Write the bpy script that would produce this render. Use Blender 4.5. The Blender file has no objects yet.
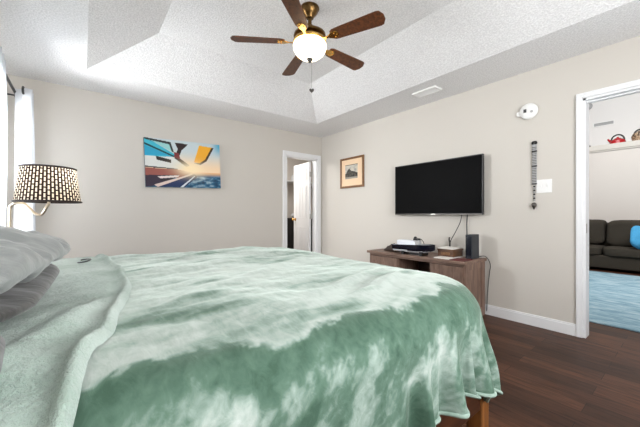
import bpy, bmesh, math, random
from mathutils import Vector, Matrix, noise

random.seed(7)
R = math.radians
PI = math.pi
scene = bpy.context.scene
COL = scene.collection

# ------------------------------------------------------------------ camera
YAW = 38.3
cam_data = bpy.data.cameras.new('camera')
cam_data.sensor_width = 36.0
cam_data.lens = 36.0 * 301.5 / 640.0
cam_data.shift_y = 1.5 / 640.0
cam_data.clip_start = 0.02
cam = bpy.data.objects.new('camera', cam_data)
cam.location = (0.0, 0.0, 1.055)
cam.rotation_euler = (R(90), 0, R(-YAW))
COL.objects.link(cam)
scene.camera = cam

# ------------------------------------------------------------------ world, lights, exposure
world = bpy.data.worlds.new('world')
scene.world = world
world.use_nodes = True
world.node_tree.nodes['Background'].inputs[0].default_value = (0.86, 0.93, 1.0, 1)
world.node_tree.nodes['Background'].inputs[1].default_value = 1.6

def area(name, loc, target, sx, sy, power, color=(1, 1, 1)):
    d = bpy.data.lights.new(name, 'AREA')
    d.shape = 'RECTANGLE'; d.size = sx; d.size_y = sy
    d.energy = power; d.color = color
    o = bpy.data.objects.new(name, d)
    o.location = loc
    o.rotation_euler = (Vector(target) - Vector(loc)).to_track_quat('-Z', 'Y').to_euler()
    COL.objects.link(o)
    return o

area('window_daylight', (-1.35, 3.88, 1.72), (2.9, 1.9, 0.85), 0.8, 0.9, 228, (0.97, 0.985, 1.0))
area('near_fill_light', (1.3, -1.18, 1.50), (1.5, 3.0, 2.15), 2.3, 1.1, 98, (0.985, 0.99, 1.0))  # fill light added behind the camera, not a known window
area('living_room_light', (5.9, 0.4, 3.9), (8.3, 0.4, 1.3), 3.0, 3.0, 240, (0.98, 0.99, 1.0))
area('bathroom_light', (2.45, 5.3, 2.3), (3.2, 5.2, 0.6), 0.6, 0.6, 26, (1.0, 0.97, 0.93))

vs = scene.view_settings
vs.view_transform = 'Standard'
vs.look = 'None'
vs.exposure = 0.17
vs.gamma = 1.0
vs.use_curve_mapping = False

# ------------------------------------------------------------------ materials
def srgb(r, g, b):
    f = lambda c: (c / 255 / 12.92) if c / 255 <= 0.04045 else ((c / 255 + 0.055) / 1.055) ** 2.4
    return (f(r), f(g), f(b), 1.0)

class NT:
    def __init__(s, name):
        s.m = bpy.data.materials.new(name); s.m.use_nodes = True
        s.t = s.m.node_tree; s.n = s.t.nodes; s.b = s.n['Principled BSDF']
        s.co = None
    def new(s, typ, **kw):
        n = s.n.new(typ)
        for k, v in kw.items():
            if k in n.inputs.keys(): n.inputs[k].default_value = v
            else: setattr(n, k, v)
        return n
    def link(s, a, b): s.t.links.new(a, b)
    def coord(s, scale=(1, 1, 1), kind='Object', rot=(0, 0, 0)):
        if s.co is None: s.co = s.new('ShaderNodeTexCoord')
        mp = s.new('ShaderNodeMapping')
        mp.inputs['Scale'].default_value = scale
        mp.inputs['Rotation'].default_value = rot
        s.link(s.co.outputs[kind], mp.inputs['Vector'])
        return mp.outputs['Vector']
    def noise(s, vec, scale, detail=3, rough=0.55, dist=0.0):
        n = s.new('ShaderNodeTexNoise')
        n.inputs['Scale'].default_value = scale; n.inputs['Detail'].default_value = detail
        n.inputs['Roughness'].default_value = rough; n.inputs['Distortion'].default_value = dist
        s.link(vec, n.inputs['Vector'])
        return n.outputs['Fac']
    def ramp(s, fac, stops):
        r = s.new('ShaderNodeValToRGB'); e = r.color_ramp.elements
        while len(e) < len(stops): e.new(0.5)
        for el, (p, c) in zip(e, stops): el.position = p; el.color = c
        s.link(fac, r.inputs['Fac'])
        return r.outputs['Color']
    def bump(s, h, strength, dist=0.01):
        b = s.new('ShaderNodeBump'); b.inputs['Strength'].default_value = strength
        b.inputs['Distance'].default_value = dist
        s.link(h, b.inputs['Height']); s.link(b.outputs['Normal'], s.b.inputs['Normal'])
    def set(s, **kw):
        for k, v in kw.items(): s.b.inputs[k.replace('_', ' ')].default_value = v
        return s

def plain(name, c, rough=0.5, metal=0.0, var=0.06, scale=18.0, bump=0.0, spec=0.5):
    t = NT(name)
    v = t.coord()
    f = t.noise(v, scale)
    lo = tuple(x * (1 - var) for x in c[:3]) + (1,); hi = tuple(min(1, x * (1 + var)) for x in c[:3]) + (1,)
    t.link(t.ramp(f, [(0.3, lo), (0.7, hi)]), t.b.inputs['Base Color'])
    t.set(Roughness=rough, Metallic=metal, Specular_IOR_Level=spec)
    if bump: t.bump(f, bump, 0.003)
    return t.m

def wall_paint(name, c):
    t = NT(name); v = t.coord()
    f = t.noise(v, 1.2, 2)
    t.link(t.ramp(f, [(0.3, tuple(x * .985 for x in c[:3]) + (1,)), (0.7, c)]), t.b.inputs['Base Color'])
    t.set(Roughness=0.75, Specular_IOR_Level=0.25)
    t.bump(t.noise(v, 160, 3), 0.12, 0.002)
    return t.m

def popcorn(name, c):
    t = NT(name); v = t.coord()
    f = t.noise(v, 80, 4, 0.6)
    t.link(t.ramp(f, [(0.36, tuple(x * .82 for x in c[:3]) + (1,)), (0.62, c)]), t.b.inputs['Base Color'])
    t.set(Roughness=0.95, Specular_IOR_Level=0.1)
    t.bump(t.ramp(f, [(0.42, (0, 0, 0, 1)), (0.66, (1, 1, 1, 1))]), 0.4, 0.010)
    return t.m

def plank_floor(name):
    t = NT(name)
    v = t.coord(rot=(0, 0, R(90)))                       # planks run along Y
    br = t.new('ShaderNodeTexBrick'); br.offset = 0.37; br.squash = 1.0
    br.inputs['Scale'].default_value = 1.0
    br.inputs['Brick Width'].default_value = 1.15; br.inputs['Row Height'].default_value = 0.127
    br.inputs['Mortar Size'].default_value = 0.0016; br.inputs['Bias'].default_value = 0.0
    br.inputs['Color1'].default_value = (0, 0, 0, 1); br.inputs['Color2'].default_value = (1, 1, 1, 1)
    br.inputs['Mortar'].default_value = (0.5, 0.5, 0.5, 1)
    t.link(v, br.inputs['Vector'])
    base = t.ramp(br.outputs['Color'], [(0.0, srgb(58, 35, 24)), (0.5, srgb(76, 47, 33)), (1.0, srgb(90, 57, 40))])
    g = t.noise(t.coord((34, 3.2, 1)), 1.0, 5, 0.6, 1.4)
    gr = t.ramp(g, [(0.32, (0.38, 0.36, 0.35, 1)), (0.5, (0.95, 0.95, 0.95, 1)), (0.72, (1.35, 1.3, 1.25, 1))])
    mx = t.new('ShaderNodeMix', data_type='RGBA', blend_type='MULTIPLY'); mx.inputs[0].default_value = 1.0
    t.link(base, mx.inputs[6]); t.link(gr, mx.inputs[7])
    m2 = t.new('ShaderNodeMix', data_type='RGBA'); m2.inputs[7].default_value = srgb(28, 16, 12)
    t.link(br.outputs['Fac'], m2.inputs[0]); t.link(mx.outputs[2], m2.inputs[6])
    t.link(m2.outputs[2], t.b.inputs['Base Color'])
    t.set(Roughness=0.42, Specular_IOR_Level=0.2)
    t.bump(g, 0.08, 0.003)
    return t.m

def wood(name, a, b, scale=(3, 30, 30), rough=0.45):
    t = NT(name)
    g = t.noise(t.coord(scale), 1.0, 5, 0.6, 0.8)
    t.link(t.ramp(g, [(0.3, a), (0.68, b)]), t.b.inputs['Base Color'])
    t.set(Roughness=rough); t.bump(g, 0.08, 0.002)
    return t.m

def vcol(name, rough=0.55, spec=0.3):
    t = NT(name)
    a = t.new('ShaderNodeVertexColor'); a.layer_name = 'print'
    t.link(a.outputs['Color'], t.b.inputs['Base Color'])
    t.set(Roughness=rough, Specular_IOR_Level=spec)
    return t.m

def emis(name, c, strength):
    t = NT(name); t.set(Base_Color=c, Roughness=0.4)
    t.b.inputs['Emission Color'].default_value = c
    t.b.inputs['Emission Strength'].default_value = strength
    return t.m

M = {}
M['wall'] = wall_paint('greige_wall_paint', srgb(208, 203, 195))
M['wall_living'] = wall_paint('beige_wall_paint', srgb(210, 203, 196))
M['ledge'] = plain('cream_ledge_paint', srgb(196, 190, 181), 0.5, var=0.01)
M['white_wall'] = wall_paint('white_wall_paint', srgb(238, 236, 234))
M['ceiling'] = popcorn('popcorn_ceiling', srgb(248, 248, 248))
M['floor'] = plank_floor('dark_plank_floor')
M['trim'] = plain('white_trim_paint', srgb(235, 236, 237), 0.4, var=0.0)
M['white'] = plain('white_plastic', srgb(240, 240, 238), 0.4, var=0.015)
M['grey_plastic'] = plain('grey_plastic', srgb(170, 170, 170), 0.5)
M['black'] = plain('black_plastic', srgb(16, 16, 17), 0.35)
M['screen'] = plain('television_screen', srgb(3, 3, 4), 0.5, var=0.0, spec=0.06)
M['brass'] = plain('aged_brass', srgb(112, 86, 52), 0.32, 1.0, var=0.25, scale=30)
M['gold'] = plain('polished_brass', srgb(214, 168, 92), 0.22, 1.0, var=0.05)
M['nickel'] = plain('brushed_nickel', srgb(178, 176, 172), 0.3, 1.0, var=0.05)
M['pewter'] = plain('dark_pewter', srgb(92, 88, 84), 0.4, 0.8, var=0.2, scale=60)
M['lamp_metal'] = plain('satin_champagne_metal', srgb(205, 190, 168), 0.3, 0.9, var=0.04)
M['blade'] = wood('walnut_fan_blade', srgb(58, 30, 14), srgb(116, 66, 34), (40, 40, 40), 0.5)
M['console'] = wood('grey_brown_console_wood', srgb(96, 74, 62), srgb(142, 115, 100), (36, 4, 36), 0.5)
M['console_v'] = wood('grey_brown_console_wood_upright', srgb(96, 74, 62), srgb(142, 115, 100), (36, 36, 4), 0.5)
M['console_in'] = wood('dark_console_inside', srgb(58, 42, 36), srgb(80, 62, 54), (36, 4, 36), 0.6)
M['bedwood'] = wood('dark_walnut_bed_wood', srgb(42, 22, 13), srgb(80, 46, 27), (3, 40, 40), 0.4)
M['bedleg'] = wood('amber_brown_bed_leg', srgb(70, 38, 18), srgb(150, 96, 48), (30, 30, 3), 0.4)
M['box'] = wood('chestnut_box_wood', srgb(66, 42, 28), srgb(112, 78, 52), (30, 5, 30), 0.4)
M['frame'] = wood('honey_brown_frame_wood', srgb(98, 66, 38), srgb(140, 98, 60), (40, 40, 40), 0.4)
M['mat'] = plain('peach_mat_board', srgb(236, 206, 172), 0.8, var=0.02)
M['print'] = vcol('printed_picture')
M['canvas_edge'] = plain('canvas_edge', srgb(120, 130, 140), 0.7)
M['speaker'] = plain('charcoal_speaker', srgb(48, 51, 56), 0.55, var=0.1, scale=60)
M['navy'] = plain('navy_gloss_paint', srgb(14, 17, 30), 0.2, var=0.05)
M['hull'] = plain('white_gloss_paint', srgb(232, 236, 242), 0.25, var=0.02)
M['leather'] = plain('dark_brown_leather', srgb(52, 38, 32), 0.5, var=0.25, scale=40, bump=0.3)
M['paper'] = plain('white_paper', srgb(236, 232, 226), 0.8, var=0.02)
M['redpaper'] = plain('dark_red_folder', srgb(96, 30, 30), 0.5, var=0.1)
M['red'] = plain('red_enamel', srgb(170, 28, 34), 0.25, var=0.08)
M['vent_dark'] = plain('vent_shadow_gap', srgb(70, 70, 72), 0.8)
M['dark_cab'] = plain('charcoal_cabinet', srgb(40, 38, 37), 0.5, var=0.1)
M['sofa'] = plain('dark_grey_sofa_fabric', srgb(60, 55, 48), 0.95, var=0.14, scale=90, bump=0.25, spec=0.15)
M['cushion'] = plain('sky_blue_cushion_fabric', srgb(66, 150, 196), 0.9, var=0.08, scale=40, bump=0.2)

def rug_mat():
    t = NT('pale_blue_rug'); v = t.coord((5, 1.2, 1))
    f = t.noise(v, 3.2, 6, 0.68, 0.7)
    t.link(t.ramp(f, [(0.28, srgb(92, 126, 144)), (0.45, srgb(132, 162, 176)), (0.58, srgb(162, 186, 196)), (0.75, srgb(194, 204, 204))]), t.b.inputs['Base Color'])
    t.set(Roughness=1.0, Specular_IOR_Level=0.05)
    t.bump(t.noise(t.coord(), 220, 2), 0.5, 0.004)
    return t.m
M['rug'] = rug_mat()

def velvet():
    t = NT('green_velvet_plush')
    v = t.coord()
    at = t.new('ShaderNodeAttribute'); at.attribute_name = 'nap_sheen'
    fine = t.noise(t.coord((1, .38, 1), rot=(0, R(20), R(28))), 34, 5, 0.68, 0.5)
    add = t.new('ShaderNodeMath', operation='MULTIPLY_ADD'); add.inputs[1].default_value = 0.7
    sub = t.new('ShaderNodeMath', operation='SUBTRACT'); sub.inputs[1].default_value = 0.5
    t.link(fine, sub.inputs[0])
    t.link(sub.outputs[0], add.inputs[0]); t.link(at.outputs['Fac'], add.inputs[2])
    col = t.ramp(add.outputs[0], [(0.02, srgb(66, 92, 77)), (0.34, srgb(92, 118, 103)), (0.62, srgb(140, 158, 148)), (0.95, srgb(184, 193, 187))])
    t.link(col, t.b.inputs['Base Color'])
    t.set(Roughness=0.8, Specular_IOR_Level=0.1)
    t.b.inputs['Sheen Weight'].default_value = 0.7
    t.b.inputs['Sheen Roughness'].default_value = 0.35
    t.b.inputs['Sheen Tint'].default_value = srgb(226, 238, 230)
    t.bump(fine, 0.35, 0.006)
    return t.m
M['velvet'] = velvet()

def sherpa():
    t = NT('pale_sherpa_fleece'); v = t.coord()
    a = t.noise(v, 95, 4, 0.7, 0.5)
    b = t.noise(v, 5, 3)
    t.link(t.ramp(b, [(0.3, srgb(150, 172, 159)), (0.7, srgb(190, 204, 196))]), t.b.inputs['Base Color'])
    t.set(Roughness=1.0, Specular_IOR_Level=0.05)
    t.b.inputs['Sheen Weight'].default_value = 0.4
    t.bump(a, 0.75, 0.010)
    return t.m
M['sherpa'] = sherpa()
M['hem'] = plain('pale_green_hem', srgb(150, 170, 159), 0.95, var=0.08, scale=60, bump=0.3, spec=0.1)

def satin(name, c, bump=0.25):
    t = NT(name); v = t.coord()
    f = t.noise(t.coord((1, 3, 2)), 5, 4, 0.55, 0.8)
    t.link(t.ramp(f, [(0.3, tuple(x * .9 for x in c[:3]) + (1,)), (0.7, c)]), t.b.inputs['Base Color'])
    t.set(Roughness=0.42, Specular_IOR_Level=0.45)
    t.b.inputs['Sheen Weight'].default_value = 0.25
    t.bump(f, bump, 0.02)
    return t.m
M['pillow'] = satin('light_grey_satin', srgb(134, 138, 137))
M['pillow_dark'] = satin('charcoal_grey_cotton', srgb(54, 52, 51))
M['mattress'] = plain('white_mattress_ticking', srgb(220, 220, 216), 0.9)

def curtain_mat():
    t = NT('white_sheer_curtain')
    t.set(Base_Color=(0.78, 0.79, 0.81, 1), Roughness=0.9, Specular_IOR_Level=0.1)
    tr = t.new('ShaderNodeBsdfTranslucent'); tr.inputs['Color'].default_value = (0.75, 0.78, 0.82, 1)
    mx = t.new('ShaderNodeMixShader'); mx.inputs['Fac'].default_value = 0.45
    t.link(t.b.outputs[0], mx.inputs[1]); t.link(tr.outputs[0], mx.inputs[2])
    t.link(mx.outputs[0], t.n['Material Output'].inputs['Surface'])
    w = t.noise(t.coord((1, 1, 0.2)), 240, 2)
    t.bump(w, 0.1, 0.002)
    return t.m
M['curtain'] = curtain_mat()

def shade_mat():
    t = NT('woven_cane_lamp_shade')
    uv = t.coord((1, 1, 1), 'UV')
    br = t.new('ShaderNodeTexBrick'); br.offset = 0.5; br.offset_frequency = 2
    br.inputs['Scale'].default_value = 1.0
    br.inputs['Brick Width'].default_value = 2.0; br.inputs['Row Height'].default_value = 1.0
    br.inputs['Mortar Size'].default_value = 0.27; br.inputs['Mortar Smooth'].default_value = 0.05
    # rows run up the shade: swap u and v
    sep = t.new('ShaderNodeSeparateXYZ'); cmb = t.new('ShaderNodeCombineXYZ')
    t.link(uv, sep.inputs[0])
    mu = t.new('ShaderNodeMath', operation='MULTIPLY'); mu.inputs[1].default_value = 52.0
    mv = t.new('ShaderNodeMath', operation='MULTIPLY'); mv.inputs[1].default_value = 13.0
    t.link(sep.outputs['X'], mu.inputs[0]); t.link(sep.outputs['Y'], mv.inputs[0])
    t.link(mv.outputs[0], cmb.inputs['X']); t.link(mu.outputs[0], cmb.inputs['Y'])
    t.link(cmb.outputs[0], br.inputs['Vector'])
    br.inputs['Color1'].default_value = srgb(250, 238, 216); br.inputs['Color2'].default_value = srgb(250, 238, 216)
    br.inputs['Mortar'].default_value = srgb(48, 34, 28)
    t.link(br.outputs['Color'], t.b.inputs['Base Color'])
    t.set(Roughness=0.8, Specular_IOR_Level=0.2)
    tr = t.new('ShaderNodeBsdfTranslucent'); t.link(br.outputs['Color'], tr.inputs['Color'])
    mx = t.new('ShaderNodeMixShader'); mx.inputs['Fac'].default_value = 0.5
    t.link(t.b.outputs[0], mx.inputs[1]); t.link(tr.outputs[0], mx.inputs[2])
    t.link(mx.outputs[0], t.n['Material Output'].inputs['Surface'])
    return t.m
M['shade'] = shade_mat()
M['shade_trim'] = plain('dark_brown_shade_trim', srgb(40, 29, 25), 0.7)
M['globe'] = emis('lit_frosted_glass', (1.0, 0.86, 0.62, 1), 5.5)
M['bulb'] = emis('lit_bulb', (1.0, 0.80, 0.55, 1), 22.0)

def glass_mat():
    t = NT('window_glass')
    t.set(Base_Color=(1, 1, 1, 1), Roughness=0.03, Specular_IOR_Level=0.5)
    tr = t.new('ShaderNodeBsdfTransparent'); mx = t.new('ShaderNodeMixShader'); mx.inputs['Fac'].default_value = 0.06
    t.link(tr.outputs[0], mx.inputs[1]); t.link(t.b.outputs[0], mx.inputs[2])
    t.link(mx.outputs[0], t.n['Material Output'].inputs['Surface'])
    return t.m
M['glass'] = glass_mat()

# ------------------------------------------------------------------ mesh helpers
ORG = {}

def thing(name, label, cat, loc=(0, 0, 0), group=None):
    o = bpy.data.objects.new(name, None); COL.objects.link(o)
    o.location = loc; o.empty_display_size = 0.05
    o['label'] = label; o['category'] = cat
    if group: o['group'] = group
    ORG[o] = Vector(loc)
    return o

def tag(o, label, cat, group=None, kind=None):
    o['label'] = label; o['category'] = cat
    if group: o['group'] = group
    if kind: o['kind'] = kind
    return o

class MB:
    def __init__(s): s.bm = bmesh.new(); s.mi = 0
    def _f(s, vs):
        try:
            f = s.bm.faces.new(vs); f.material_index = s.mi; f.smooth = True; return f
        except ValueError: return None
    def box(s, x0, x1, y0, y1, z0, z1, mtx=None):
        P = [(x0, y0, z0), (x1, y0, z0), (x1, y1, z0), (x0, y1, z0), (x0, y0, z1), (x1, y0, z1), (x1, y1, z1), (x0, y1, z1)]
        v = [s.bm.verts.new(mtx @ Vector(p) if mtx else p) for p in P]
        for q in ((0, 3, 2, 1), (4, 5, 6, 7), (0, 1, 5, 4), (1, 2, 6, 5), (2, 3, 7, 6), (3, 0, 4, 7)):
            s._f([v[i] for i in q])
        return s
    def lathe(s, prof, c=(0, 0, 0), n=32, mtx=None, closed=True):
        rings = []
        for r, z in prof:
            ring = []
            if r < 1e-6:
                p = Vector((0, 0, z)); p = mtx @ p if mtx else p
                ring = [s.bm.verts.new(p + Vector(c))]
            else:
                for k in range(n):
                    a = 2 * PI * k / n
                    p = Vector((r * math.cos(a), r * math.sin(a), z)); p = mtx @ p if mtx else p
                    ring.append(s.bm.verts.new(p + Vector(c)))
            rings.append(ring)
        for A, B in zip(rings, rings[1:]):
            for k in range(n):
                k2 = (k + 1) % n
                if len(A) == 1 and len(B) == 1: continue
                if len(A) == 1: s._f([A[0], B[k2], B[k]][::-1])
                elif len(B) == 1: s._f([A[k], A[k2], B[0]])
                else: s._f([A[k], A[k2], B[k2], B[k]])
        if closed:
            if len(rings[0]) > 1: s._f(rings[0][::-1])
            if len(rings[-1]) > 1: s._f(rings[-1])
        return s
    def tube(s, pts, r, n=10, cap=True):
        pts = [Vector(p) for p in pts]
        rs = r if isinstance(r, (list, tuple)) else [r] * len(pts)
        up = None; rings = []
        for i, p in enumerate(pts):
            d = (pts[min(i + 1, len(pts) - 1)] - pts[max(i - 1, 0)]).normalized()
            if up is None:
                up = Vector((0, 0, 1)) if abs(d.z) < 0.9 else Vector((1, 0, 0))
            a = (up - d * up.dot(d)).normalized(); b = d.cross(a); up = a
            rings.append([s.bm.verts.new(p + (a * math.cos(2 * PI * k / n) + b * math.sin(2 * PI * k / n)) * rs[i]) for k in range(n)])
        for A, B in zip(rings, rings[1:]):
            for k in range(n):
                k2 = (k + 1) % n
                s._f([A[k], A[k2], B[k2], B[k]])
        if cap: s._f(rings[0][::-1]); s._f(rings[-1])
        return s
    def prism(s, poly, z0, z1, mtx=None):
        T = (lambda p: mtx @ Vector(p)) if mtx else (lambda p: Vector(p))
        lo = [s.bm.verts.new(T((x, y, z0))) for x, y in poly]; hi = [s.bm.verts.new(T((x, y, z1))) for x, y in poly]
        n = len(poly)
        s._f(lo[::-1]); s._f(hi)
        for k in range(n): s._f([lo[k], lo[(k + 1) % n], hi[(k + 1) % n], hi[k]])
        return s
    def grid(s, fn, nu, nv, closed_u=False, colors=None):
        V = [[s.bm.verts.new(fn(i / nu, j / nv)) for j in range(nv + 1)] for i in range(nu if closed_u else nu + 1)]
        for i in range(nu):
            for j in range(nv):
                i2 = (i + 1) % nu if closed_u else i + 1
                s._f([V[i][j], V[i2][j], V[i2][j + 1], V[i][j + 1]])
        return V
    def sphere(s, c, rx, ry, rz, n=20, m=12):
        prof = [(math.sin(PI * k / m), -math.cos(PI * k / m)) for k in range(m + 1)]
        prof[0] = (0, -1); prof[-1] = (0, 1)
        return s.lathe(prof, c, n, Matrix.Diagonal((rx, ry, rz)), closed=False)
    def build(s, name, mats, parent=None, bevel=0.0, seg=2, sharp=35, recalc=True, subsurf=0, solid=0.0):
        bm = s.bm
        if recalc: bmesh.ops.recalc_face_normals(bm, faces=bm.faces)
        org = Vector((0, 0, 0))
        if parent is not None:
            q = parent
            while q.parent: q = q.parent
            org = ORG.get(q, Vector((0, 0, 0)))
        else:
            xs = [v.co for v in bm.verts]
            lo = Vector([min(p[k] for p in xs) for k in range(3)]); hi = Vector([max(p[k] for p in xs) for k in range(3)])
            org = Vector(((lo.x + hi.x) / 2, (lo.y + hi.y) / 2, lo.z))
        for v in bm.verts: v.co -= org
        if bevel:
            for f in bm.faces: f.smooth = False
        if sharp < 180:
            for e in bm.edges:
                if len(e.link_faces) == 2 and e.calc_face_angle(0) > R(sharp): e.smooth = False
        me = bpy.data.meshes.new(name)
        bm.to_mesh(me); bm.free()
        for m in (mats if isinstance(mats, (list, tuple)) else [mats]): me.materials.append(m)
        o = bpy.data.objects.new(name, me); COL.objects.link(o)
        if parent is not None: o.parent = parent
        else: o.location = org; ORG[o] = org
        if bevel:
            b = o.modifiers.new('bevel', 'BEVEL'); b.width = bevel; b.segments = seg; b.limit_method = 'ANGLE'; b.angle_limit = R(40)
            b.harden_normals = False
        if solid:
            b = o.modifiers.new('solid', 'SOLIDIFY'); b.thickness = solid; b.offset = 0
        if subsurf:
            b = o.modifiers.new('sub', 'SUBSURF'); b.levels = b.render_levels = subsurf
        return o

def struct(name, mb, m, parent=None, **kw):
    o = mb.build(name, m, parent, **kw)
    if parent is None: o['kind'] = 'structure'
    return o

def boxes(*bs):
    b = MB()
    for x in bs: b.box(*x)
    return b

def rough(x, y, z=0.0, o=6):
    return noise.fractal(Vector((x, y, z)), 0.35, 2.1, o)

def fbm(x, y, z=0.0, o=4):
    return noise.fractal(Vector((x, y, z)), 0.9, 2.0, o)

def smooth(a, b, x):
    t = max(0.0, min(1.0, (x - a) / (b - a)))
    return t * t * (3 - 2 * t)

# ------------------------------------------------------------------ room shell
XL, XR, YN, YB, H = -0.62, 3.38, -1.0, 4.23, 2.44
WY0, WY1, WZ0, WZ1 = 2.75, 3.98, 0.55, 2.06          # window in the left wall
DY0, DY1, DZ = -0.26, 0.632, 2.055                       # doorway to the living room
BX0, BX1, BZ = 2.635, 3.275, 2.04                      # doorway to the bathroom
NX0, NX1, NZ0, NZ1 = 0.1, 2.5, 0.95, 2.10              # unseen opening added behind the camera for the fill light

struct('floor', boxes((XL - .15, 9.8, -3.2, 6.3, -0.06, 0.0)), M['floor'])
struct('wall_left', boxes((XL - .12, XL, YN, WY0, 0, H), (XL - .12, XL, WY1, YB, 0, H), (XL - .12, XL, WY0, WY1, 0, WZ0), (XL - .12, XL, WY0, WY1, WZ1, H)), M['wall'])
struct('wall_back', boxes((XL - .12, BX0, YB, YB + .12, 0, H), (BX1, XR, YB, YB + .12, 0, H), (BX0, BX1, YB, YB + .12, BZ, H)), M['wall'])
struct('wall_right', boxes((XR, XR + .12, DY1, YB + .12, 0, H), (XR, XR + .12, YN - .12, DY0, 0, H), (XR, XR + .12, DY0, DY1, DZ, H)), M['wall'])
struct('wall_near', boxes((XL - .12, NX0, YN - .12, YN, 0, H), (NX1, XR, YN - .12, YN, 0, H), (NX0, NX1, YN - .12, YN, 0, NZ0), (NX0, NX1, YN - .12, YN, NZ1, H)), M['wall'])

# tray ceiling: flat border, four sloping faces, raised centre
TX0, TX1, TY0, TY1 = 0.035, 2.80, -0.36, 3.62
TA, TH = 0.52, 0.29
mb = MB()
O = [(XL - .12, YN - .12), (XR + .12, YN - .12), (XR + .12, YB + .12), (XL - .12, YB + .12)]
I = [(TX0, TY0), (TX1, TY0), (TX1, TY1), (TX0, TY1)]
U = [(TX0 + TA, TY0 + TA), (TX1 - TA, TY0 + TA), (TX1 - TA, TY1 - TA), (TX0 + TA, TY1 - TA)]
lo = [mb.bm.verts.new((x, y, H)) for x, y in O]; ii = [mb.bm.verts.new((x, y, H)) for x, y in I]; uu = [mb.bm.verts.new((x, y, H + TH)) for x, y in U]
tp = [mb.bm.verts.new((x, y, H + TH + .1)) for x, y in O]
for k in range(4):
    k2 = (k + 1) % 4
    mb._f([lo[k], lo[k2], ii[k2], ii[k]]); mb._f([ii[k], ii[k2], uu[k2], uu[k]]); mb._f([lo[k], tp[k], tp[k2], lo[k2]])
mb._f(uu); mb._f(tp)
struct('ceiling', mb, M['ceiling'], sharp=5)

# windows (frame + pane)
def window(name, along, c0, c1, z0, z1, w0, w1):
    f = MB()
    def bar(a0, a1, b0, b1, d0=w0 + .03, d1=w1 - .03):
        if along == 'y': f.box(d0, d1, a0, a1, b0, b1)
        else: f.box(a0, a1, d0, d1, b0, b1)
    t = .05
    bar(c0, c0 + t, z0, z1); bar(c1 - t, c1, z0, z1); bar(c0 + t, c1 - t, z0, z0 + t); bar(c0 + t, c1 - t, z1 - t, z1)
    mz = (z0 + z1) / 2
    bar(c0 + t, c1 - t, mz - .02, mz + .02)
    o = struct(name, f, M['trim'])
    g = MB(); d = (w0 + w1) / 2
    if along == 'y': g.box(d - .002, d + .002, c0 + t, c1 - t, z0 + t, z1 - t)
    else: g.box(c0 + t, c1 - t, d - .002, d + .002, z0 + t, z1 - t)
    g.build('pane', M['glass'], o)
    return o
window('window_1', 'y', WY0, WY1, WZ0, WZ1, XL - .12, XL)
window('fill_window', 'x', NX0, NX1, NZ0, NZ1, YN - .12, YN)  # unseen window, added to house the fill light

# casings (trim) and jambs
cw, ct = 0.043, 0.016
def profile_casing_y(x, sgn, y0, y1, z1):
    b = MB()
    for a0, a1 in ((y0 - cw, y0 - .0008), (y1 + .0008, y1 + cw)):
        b.box(min(x, x + sgn * ct), max(x, x + sgn * ct), a0, a1, 0, z1 + cw)
    b.box(min(x, x + sgn * ct), max(x, x + sgn * ct), y0 - .0008, y1 + .0008, z1 + .0008, z1 + cw)
    # raised outer lip
    l = sgn * (ct + .003)
    b.box(min(x, x + l), max(x, x + l), y1 + cw - .018, y1 + cw + .002, 0, z1 + cw + .002)
    b.box(min(x, x + l), max(x, x + l), y0 - cw - .002, y0 - cw + .018, 0, z1 + cw + .002)
    b.box(min(x, x + l), max(x, x + l), y0 - cw + .018, y1 + cw - .018, z1 + cw - .018, z1 + cw + .002)
    return b
struct('trim_1', profile_casing_y(XR, -1, DY0, DY1, DZ), M['trim'], bevel=.003)
struct('trim_2', profile_casing_y(XR + .12, 1, DY0, DY1, DZ), M['trim'], bevel=.003)
j = boxes((XR - .001, XR + .121, DY1 - .018, DY1 + .001, 0, DZ), (XR - .001, XR + .121, DY0 - .001, DY0 + .018, 0, DZ), (XR - .001, XR + .121, DY0, DY1, DZ - .018, DZ + .001),
          (XR + .05, XR + .085, DY0 + .018, DY1 - .018, DZ - .030, DZ - .018))
jo = struct('trim_3', j, M['trim'])
boxes((XR + .012, XR + .040, DY1 - .020, DY1 - .0175, .90, .98)).build('strike_plate', M['nickel'], jo)

def casing_x(y, x0, x1, z1, cw):
    b = MB(); y1 = y - ct
    b.box(x0 - cw, x0 - .0008, y1, y, 0, z1 + cw); b.box(x1 + .0008, x1 + cw, y1, y, 0, z1 + cw); b.box(x0 - .0008, x1 + .0008, y1, y, z1 + .0008, z1 + cw)
    yl = y - ct - .003
    b.box(x0 - cw - .002, x0 - cw + .018, yl, y, 0, z1 + cw + .002); b.box(x1 + cw - .018, x1 + cw + .002, yl, y, 0, z1 + cw + .002)
    b.box(x0 - cw + .018, x1 + cw - .018, yl, y, z1 + cw - .018, z1 + cw + .002)
    return b
struct('trim_4', casing_x(YB, BX0, BX1, BZ, 0.068), M['trim'], bevel=.003)
struct('trim_5', boxes((BX0 - .001, BX0 + .018, YB - .001, YB + .121, 0, BZ), (BX1 - .018, BX1 + .001, YB - .001, YB + .121, 0, BZ), (BX0, BX1, YB - .001, YB + .121, BZ - .018, BZ + .001)), M['trim'])

# baseboards
bh, bt = .105, .014
def base(name, x0, x1, y0, y1): struct(name, boxes((x0, x1, y0, y1, 0, bh - .014), (x0 + (.004 if x1 - x0 < .05 else 0), x1, y0 + (.0 if y1 - y0 > .05 else .004), y1, bh - .014, bh)), M['trim'], bevel=.002)
base('baseboard_right', XR - bt, XR, DY1 + cw + .003, YB - bt)
base('baseboard_back', XL, BX0 - .071, YB - bt, YB)
base('baseboard_left', XL, XL + bt, YN, YB - bt)

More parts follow.
